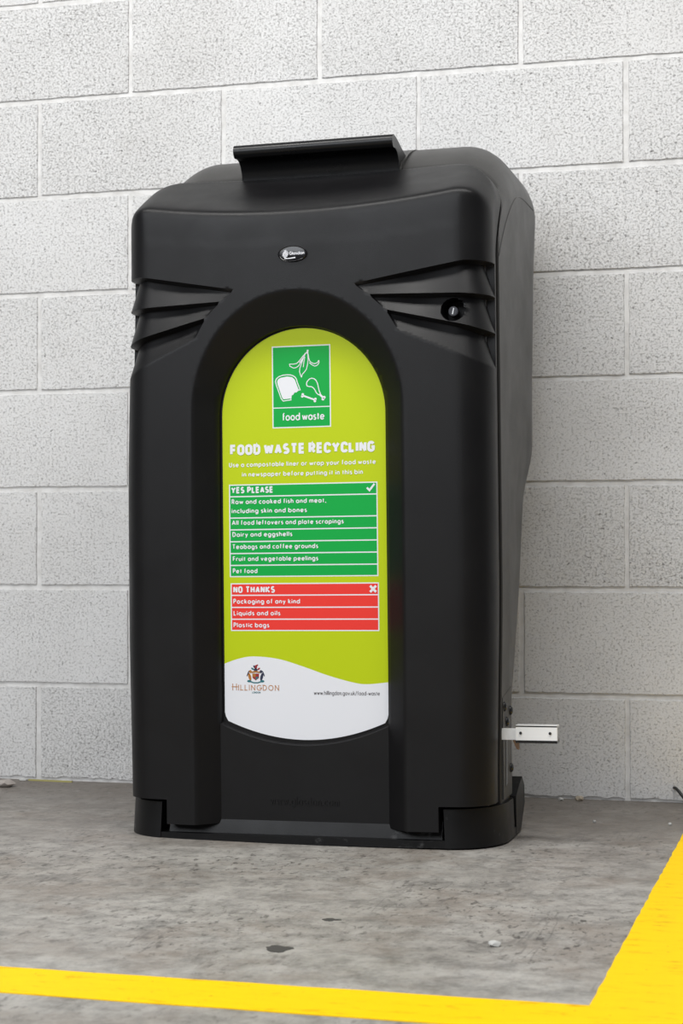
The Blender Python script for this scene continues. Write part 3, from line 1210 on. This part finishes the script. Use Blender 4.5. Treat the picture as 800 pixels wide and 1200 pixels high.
# ---- the label in the arch
def build_label():
    L = Flat()
    LM, GR, RD, WH, GO, TE, IK, CR, OC, NV = range(10)
    y = -0.6860
    hw, zc, ry = 0.1545, 0.7745, 0.1565
    c = CU

    def bottom(u):
        return 0.1835 + 0.0355 * (u / 0.1545) ** 2
    out = [(c + hw * math.cos(a), zc + ry * math.sin(a)) for a in [PI * i / 48 for i in range(49)]]
    out += [(c - hw, 0.232), (c - hw + 0.002, 0.224)] + [(c + u, bottom(u)) for u in [-0.148 + 0.296 * i / 30 for i in range(31)]] + [(c + hw - 0.002, 0.224), (c + hw, 0.232)]
    L.poly(out, y, LM)
    # side wall so the panel has thickness
    b = len(L.v)
    o2 = L.v[:len(out)]
    L.v += [(p[0], POCKET + 0.0005, p[2]) for p in o2]
    n = len(out)
    for i in range(n):
        L.f.append((i, (i + 1) % n, b + (i + 1) % n, b + i)[::-1])
        L.m.append(WH)
    # white foot with wavy top
    wave = [(-0.152, 0.3207), (-0.1241, 0.3300), (-0.0953, 0.3342), (-0.0488, 0.3299), (-0.0019, 0.3164), (0.0443, 0.3008), (0.0900, 0.2887), (0.1174, 0.2853), (0.157, 0.2890)]

    def cr(p0, p1, p2, p3, t):
        return tuple(0.5 * (2 * b_ + (-a + c_) * t + (2 * a - 5 * b_ + 4 * c_ - d) * t * t + (-a + 3 * b_ - 3 * c_ + d) * t ** 3) for a, b_, c_, d in zip(p0, p1, p2, p3))
    W_ = [wave[0]] + wave + [wave[-1]]
    wv = [cr(W_[i], W_[i + 1], W_[i + 2], W_[i + 3], k / 6) for i in range(len(wave) - 1) for k in range(6)] + [wave[-1]]
    wv[0] = (c - hw, wv[0][1])
    wv[-1] = (c + hw, wv[-1][1])
    y1 = y - 0.00015
    L.poly(wv[::-1] + [(c - hw, 0.232), (c - hw + 0.002, 0.224)] + [(c + u, bottom(u)) for u in [-0.148 + 0.296 * i / 30 for i in range(31)]] + [(c + hw - 0.002, 0.224), (c + hw, 0.232)], y1, WH)
    y2, y3, y4 = y - 0.0002, y - 0.00035, y - 0.0005
    # pictogram
    x0, x1 = -0.0553, 0.0557
    L.rect(x0, 0.750, x1, 0.8997, y1, WH)
    q = 0.0021
    L.rect(x0 + q, 0.788, x1 - q, 0.8997 - q, y2, GR)
    L.rect(x0 + q, 0.750 + q, x1 - q, 0.7862, y2, GR)
    L.text('food waste', -0.0364, 0.0436, 0.7631, 0.0150, 0.17, y4, WH, gap=0.10, space=0.26)
    w = 0.0017
    # bread slice with a bite
    L.stroke([(-0.0185, 0.8012), (-0.0344, 0.7995), (-0.0381, 0.8039), (-0.0475, 0.8298), (-0.0488, 0.836), (-0.047, 0.8405), (-0.0422, 0.8443), (-0.0345, 0.8466), (-0.0265, 0.8471), (-0.0200, 0.8466), (-0.0153, 0.8451), (-0.0110, 0.842), (-0.0087, 0.8385), (-0.0080, 0.835), (-0.0016, 0.8180)], w, y3, WH)
    L.poly([(-0.0205, 0.8035), (-0.0335, 0.8026), (-0.0362, 0.8055), (-0.0448, 0.8300), (-0.0455, 0.835), (-0.0440, 0.839), (-0.0395, 0.842), (-0.0265, 0.844), (-0.0170, 0.8425), (-0.0120, 0.838), (-0.0050, 0.8195),
            (-0.0016, 0.8180), (-0.006, 0.8172), (-0.0085, 0.8145), (-0.0128, 0.8142), (-0.0150, 0.8105), (-0.0182, 0.8090), (-0.0185, 0.8050), (-0.0192, 0.8012)], y3, WH)
    # bone and drumstick
    L.stroke([(0.0032, 0.8082), (0.0254, 0.7998)], 0.0030, y3, WH)
    for px, pz in ((0.0030, 0.8103), (0.0020, 0.8068), (0.0268, 0.8012), (0.0258, 0.7976)):
        L.poly([(px + 0.0024 * math.cos(2 * PI * i / 12), pz + 0.0024 * math.sin(2 * PI * i / 12)) for i in range(12)], y3, WH)
    L.stroke([(0.0321, 0.8090), (0.0290, 0.8120), (0.0256, 0.8184), (0.0225, 0.822), (0.0190, 0.8239), (0.0150, 0.8242), (0.0115, 0.8252), (0.0102, 0.8283), (0.0108, 0.832), (0.0124, 0.8347), (0.0160, 0.838), (0.0202, 0.8392), (0.0245, 0.8382), (0.0280, 0.8354), (0.0308, 0.830), (0.0323, 0.8235), (0.0340, 0.816), (0.0362, 0.8110), (0.0340, 0.8085), (0.0321, 0.8090)], w, y3, WH)
    L.stroke([(0.0345, 0.8098), (0.0415, 0.8030)], 0.0036, y3, WH)
    for px, pz in ((0.0432, 0.8035), (0.0410, 0.8008)):
        L.poly([(px + 0.0028 * math.cos(2 * PI * i / 12), pz + 0.0028 * math.sin(2 * PI * i / 12)) for i in range(12)], y3, WH)
    # banana skin
    L.stroke([(0.0131, 0.8913), (0.0125, 0.884)], 0.0032, y3, WH)
    for pl in ([(0.0115, 0.8872), (0.0050, 0.881), (-0.0005, 0.8746), (-0.0045, 0.870), (-0.0084, 0.8669), (-0.0150, 0.866), (-0.0218, 0.8665)],
               [(-0.0218, 0.8665), (-0.0210, 0.8625), (-0.0141, 0.8589), (-0.0095, 0.8595), (-0.0051, 0.8619), (0.001, 0.870), (0.0073, 0.8818)],
               [(0.0085, 0.8855), (0.0040, 0.874), (0.0005, 0.8649), (-0.0020, 0.858), (-0.0028, 0.8522), (-0.0010, 0.846), (0.0009, 0.8414)],
               [(0.0009, 0.8414), (0.0025, 0.847), (0.0075, 0.8520), (0.0104, 0.8561), (0.0125, 0.864), (0.0139, 0.8731), (0.0129, 0.8859)],
               [(0.0140, 0.8838), (0.0150, 0.8755), (0.0172, 0.8698), (0.0215, 0.8668), (0.0260, 0.8653), (0.0310, 0.867), (0.0339, 0.8714)],
               [(0.0339, 0.8714), (0.0345, 0.868), (0.0327, 0.8640), (0.0295, 0.8618), (0.0260, 0.8610), (0.0210, 0.8635), (0.0161, 0.8677)],
               [(0.0095, 0.885), (0.004, 0.8765), (-0.0030, 0.868)], [(0.0075, 0.879), (0.0055, 0.868), (0.0045, 0.860)]):
        L.stroke(pl, w * 0.85, y3, WH)
    # headline and sub-lines
    L.text('FOOD WASTE RECYCLING', -0.1371, 0.1365, 0.7024, 0.0202, 0.27, y3, WH, narrow=True, gap=0.10, space=0.30)
    L.text('Use a compostable liner or wrap your food waste', -0.1396, 0.1385, 0.6806, 0.0092, 0.20, y3, WH)
    L.text('in newspaper before putting it in this bin', -0.1147, 0.1142, 0.6628, 0.0092, 0.20, y3, WH)
    # yes / no tables
    def table(xa, xb, zt, zb, divs, mi):
        L.rect(xa, zb, xb, zt, y1, WH)
        zs_ = [zt] + divs + [zb]
        for a, b_ in zip(zs_, zs_[1:]):
            ta = 0.0021 if a == zt else 0.0011
            tb = 0.0021 if b_ == zb else 0.0011
            L.rect(xa + 0.0021, b_ + tb, xb - 0.0021, a - ta, y2, mi)
    table(-0.1402, 0.1410, 0.6490, 0.4792, [0.6268, 0.5876, 0.5660, 0.5442, 0.5225, 0.5008], GR)
    table(-0.1388, 0.1418, 0.4680, 0.3806, [0.4459, 0.4238, 0.4022], RD)
    for s_, xa, xb, z in (('Raw and cooked fish and meat,', -.1352, .0452, .6128), ('including skin and bones', -.1353, .0085, .5961), ('All food leftovers and plate scrapings', -.1351, .0775, .5745),
                          ('Dairy and eggshells', -.1343, -.0195, .5528), ('Teabags and coffee grounds', -.1345, .0291, .5305), ('Fruit and vegetable peelings', -.1339, .0291, .5083), ('Pet food', -.1341, -.0867, .4860),
                          ('Packaging of any kind', -.1337, -.0062, .4303), ('Liquids and oils', -.1334, -.0437, .4088), ('Plastic bags', -.1336, -.0651, .3870)):
        L.text(s_, xa, xb, z, 0.0092, 0.20, y4, WH)
    L.text('YES PLEASE', -.1360, -.0551, .6325, .0122, 0.25, y4, WH, narrow=True, gap=0.12)
    L.text('NO THANKS', -.1335, -.0537, .4500, .0126, 0.25, y4, WH, narrow=True, gap=0.12)
    L.stroke([(0.1215, 0.6385), (0.1262, 0.6335), (0.1355, 0.6450)], 0.0036, y4, WH)
    L.stroke([(0.1255, 0.4508), (0.1366, 0.4620)], 0.0044, y4, WH)
    L.stroke([(0.1255, 0.4620), (0.1366, 0.4508)], 0.0044, y4 - 0.0001, WH)
    # council name, arms and web address
    L.text('HILLINGDON', -.1370, -.0477, .2721, .0124, 0.10, y3, GO, gap=0.22, serif=0.08, smallcaps=0.82)
    L.stroke([(-0.1385, 0.2788), (-0.1262, 0.2788)], 0.0011, y4, GO)
    L.text('LONDON', -.0992, -.0832, .2667, .0036, 0.2, y3, TE)
    L.text('www.hillingdon.gov.uk/food-waste', .0185, .1412, .2651, .0080, 0.13, y3, IK, gap=0.16)
    ax, az = -0.092, 0.303

    def blob(dx, dz, rx, rz, mi, yy, rot=0, n_=10):
        cc, ss = math.cos(rot), math.sin(rot)
        p = []
        for i in range(n_):
            a = 2 * PI * i / n_
            ex, ez = rx * math.cos(a), rz * math.sin(a)
            p.append((ax + dx + ex * cc - ez * ss, az + dz + ex * ss + ez * cc))
        L.poly(p, yy, mi)
    for s_ in (-1, 1):
        blob(s_ * 0.0115, -0.006, 0.0028, 0.0075, OC if s_ < 0 else NV, y2, -s_ * 0.25)
        blob(s_ * 0.0100, 0.0035, 0.0026, 0.0030, OC if s_ < 0 else NV, y3)
        blob(s_ * 0.0148, 0.000, 0.0011, 0.0060, NV, y3, s_ * 0.4)
        blob(s_ * 0.0125, -0.0140, 0.0042, 0.0022, TE, y3)
        blob(s_ * 0.0058, 0.0085, 0.0034, 0.0016, CR if s_ > 0 else TE, y3, s_ * 0.6)
    L.stroke([(ax - 0.011, az - 0.0145), (ax - 0.004, az - 0.0168), (ax + 0.004, az - 0.0168), (ax + 0.011, az - 0.0145)], 0.0022, y3, TE)
    L.poly([(ax - 0.0065, az + 0.000), (ax + 0.0065, az + 0.000), (ax + 0.0062, az - 0.008), (ax, az - 0.0125), (ax - 0.0062, az - 0.008)], y3, CR)
    L.poly([(ax - 0.0065, az + 0.000), (ax, az + 0.000), (ax, az - 0.006), (ax - 0.0064, az - 0.006)], y4, OC)
    L.poly([(ax, az - 0.006), (ax + 0.0064, az - 0.006), (ax, az - 0.0122)], y4, TE)
    L.stroke([(ax - 0.008, az + 0.0022), (ax, az + 0.0035), (ax + 0.008, az + 0.0022)], 0.0028, y4, OC)
    blob(0, 0.0065, 0.0036, 0.0034, NV, y3)
    blob(0.0002, 0.0120, 0.0028, 0.0036, CR, y3)
    blob(0.0026, 0.0150, 0.0026, 0.0014, CR, y4, 0.4)
    blob(-0.0028, 0.0125, 0.0014, 0.0028, NV, y4, 0.5)
    L.v = loc(L.v)
    o = L.build('label', [LIME, GREEN, RED, WHITE, GOLD, TEAL, INK, CRIM, OCHRE, NAVY], door)
    o['label'] = 'lime green arched notice with green and red lists'


build_label()

# ------------------------------------------------------------------ litter on the floor and the cable stub in the wall
M_STONE = mat('stone_chip', (0.50, 0.50, 0.48, 1), 0.8)
M_STRAW = mat('dry_straw', (0.38, 0.34, 0.12, 1), 0.7)
M_CABLE = mat('black_cable', (0.02, 0.02, 0.02, 1), 0.5)
M_TAR = mat('tar_smear', (0.055, 0.052, 0.05, 1), 0.6)


def pebble(name, x, y, r, h, m, label, cat, group=None, stretch=1.0, rot=0.0):
    bm_ = bmesh.new()
    bmesh.ops.create_icosphere(bm_, subdivisions=2, radius=1)
    for v_ in bm_.verts:
        k = 1 + random.uniform(-0.22, 0.18)
        px, py = v_.co.x * r * k * stretch, v_.co.y * r * k
        v_.co = Vector((px * math.cos(rot) - py * math.sin(rot), px * math.sin(rot) + py * math.cos(rot), (max(-0.75, v_.co.z * k) + 0.75) * h))
    o = from_bm(name, bm_, m, None, 25)
    o.location = (x, y, 0)
    return tag(o, label, cat, group)


pebble('stone_chip', 1.336, -1.45, 0.0065, 0.0045, M_STONE, 'pale grey stone chip on open floor below the bin, near the yellow line', 'stone chip', None, 1.5, 0.5)
pebble('stone_chip', 1.321, -0.321, 0.0035, 0.003, M_STONE, 'tiny white chip on floor between the foot pedal and the wall', 'stone chip')
pebble('stone_chip', 1.465, -0.316, 0.0035, 0.003, M_STONE, 'tiny white chip on floor beside the far end of yellow line', 'stone chip')
pebble('stone_chip', 1.213, -0.03, 0.006, 0.004, M_STONE, 'pale chip at foot of the wall, left of its broken neighbour', 'stone chip')
pebble('stone_chip', 1.250, -0.022, 0.007, 0.006, mat('buff_chip', (0.42, 0.36, 0.28, 1), 0.8), 'buff broken chip at foot of the wall, right of bin', 'stone chip', None, 1.3)
pebble('paper_scrap', -0.02, -0.13, 0.02, 0.009, mat('pale_scrap', (0.40, 0.36, 0.33, 1), 0.8), 'crumpled pale scrap on floor at the left edge', 'scrap', None, 1.2)
pebble('stone_chip', -0.028, -0.022, 0.006, 0.004, M_STONE, 'small white chip beside the yellow straw at the wall', 'stone chip', None, 1.6)
bm = bmesh.new()
prism(bm, [(-0.016, -0.018), (0.094, -0.024), (0.095, -0.0205), (-0.016, -0.0145)], 2, 0.0, 0.0035, 0.001)
tag(from_bm('straw', bm, M_STRAW), 'thin yellow straw lying along the foot of the wall', 'straw')


def smear(x, y, sx, sy, rot, label):
    pts_ = []
    for i in range(22):
        a = 2 * PI * i / 22
        k = random.uniform(0.86, 1.08)
        px, py = sx * k * math.cos(a) * (1 if math.cos(a) < 0 else 1.25), sy * k * math.sin(a) * (1.0 if math.cos(a) < 0.2 else 0.55)
        pts_.append((px * math.cos(rot) - py * math.sin(rot), px * math.sin(rot) + py * math.cos(rot)))
    bm_ = bmesh.new()
    prism(bm_, pts_, 2, 0.0, 0.0007)
    o = from_bm('tar_smear', bm_, M_TAR)
    o.location = (x, y, 0)
    tag(o, label, 'stain')


smear(1.064, -1.54, 0.017, 0.022, 0.45, 'dark tar smear on the floor in front of the bin, the larger one')
smear(1.079, -1.342, 0.012, 0.010, 0.2, 'small thin dark smear on floor behind the larger tar smear')

# cable stub poking out of the wall at the right edge
bm = bmesh.new()
path = [(1.444, 0.006, 0.031), (1.450, -0.012, 0.032), (1.458, -0.022, 0.026), (1.468, -0.026, 0.014), (1.474, -0.026, 0.006), (1.485, -0.027, 0.0035), (1.52, -0.03, 0.0035)]
prev = None
for i, p in enumerate(path):
    a = Vector(path[max(0, i - 1)])
    b = Vector(path[min(len(path) - 1, i + 1)])
    t = (b - a).normalized()
    n1 = t.cross(Vector((0.2, 1, 0.3))).normalized()
    n2 = t.cross(n1)
    rr = 0.0032
    ring_ = [bm.verts.new(Vector(p) + n1 * rr * math.cos(2 * PI * k / 10) + n2 * rr * math.sin(2 * PI * k / 10)) for k in range(10)]
    if prev:
        for k in range(10):
            bm.faces.new((prev[k], prev[(k + 1) % 10], ring_[(k + 1) % 10], ring_[k]))
    else:
        bm.faces.new(ring_)
    prev = ring_
bm.faces.new(prev[::-1])
tag(from_bm('cable', bm, M_CABLE, None, 60), 'short black cable stub coming out of the wall just above the floor', 'cable')
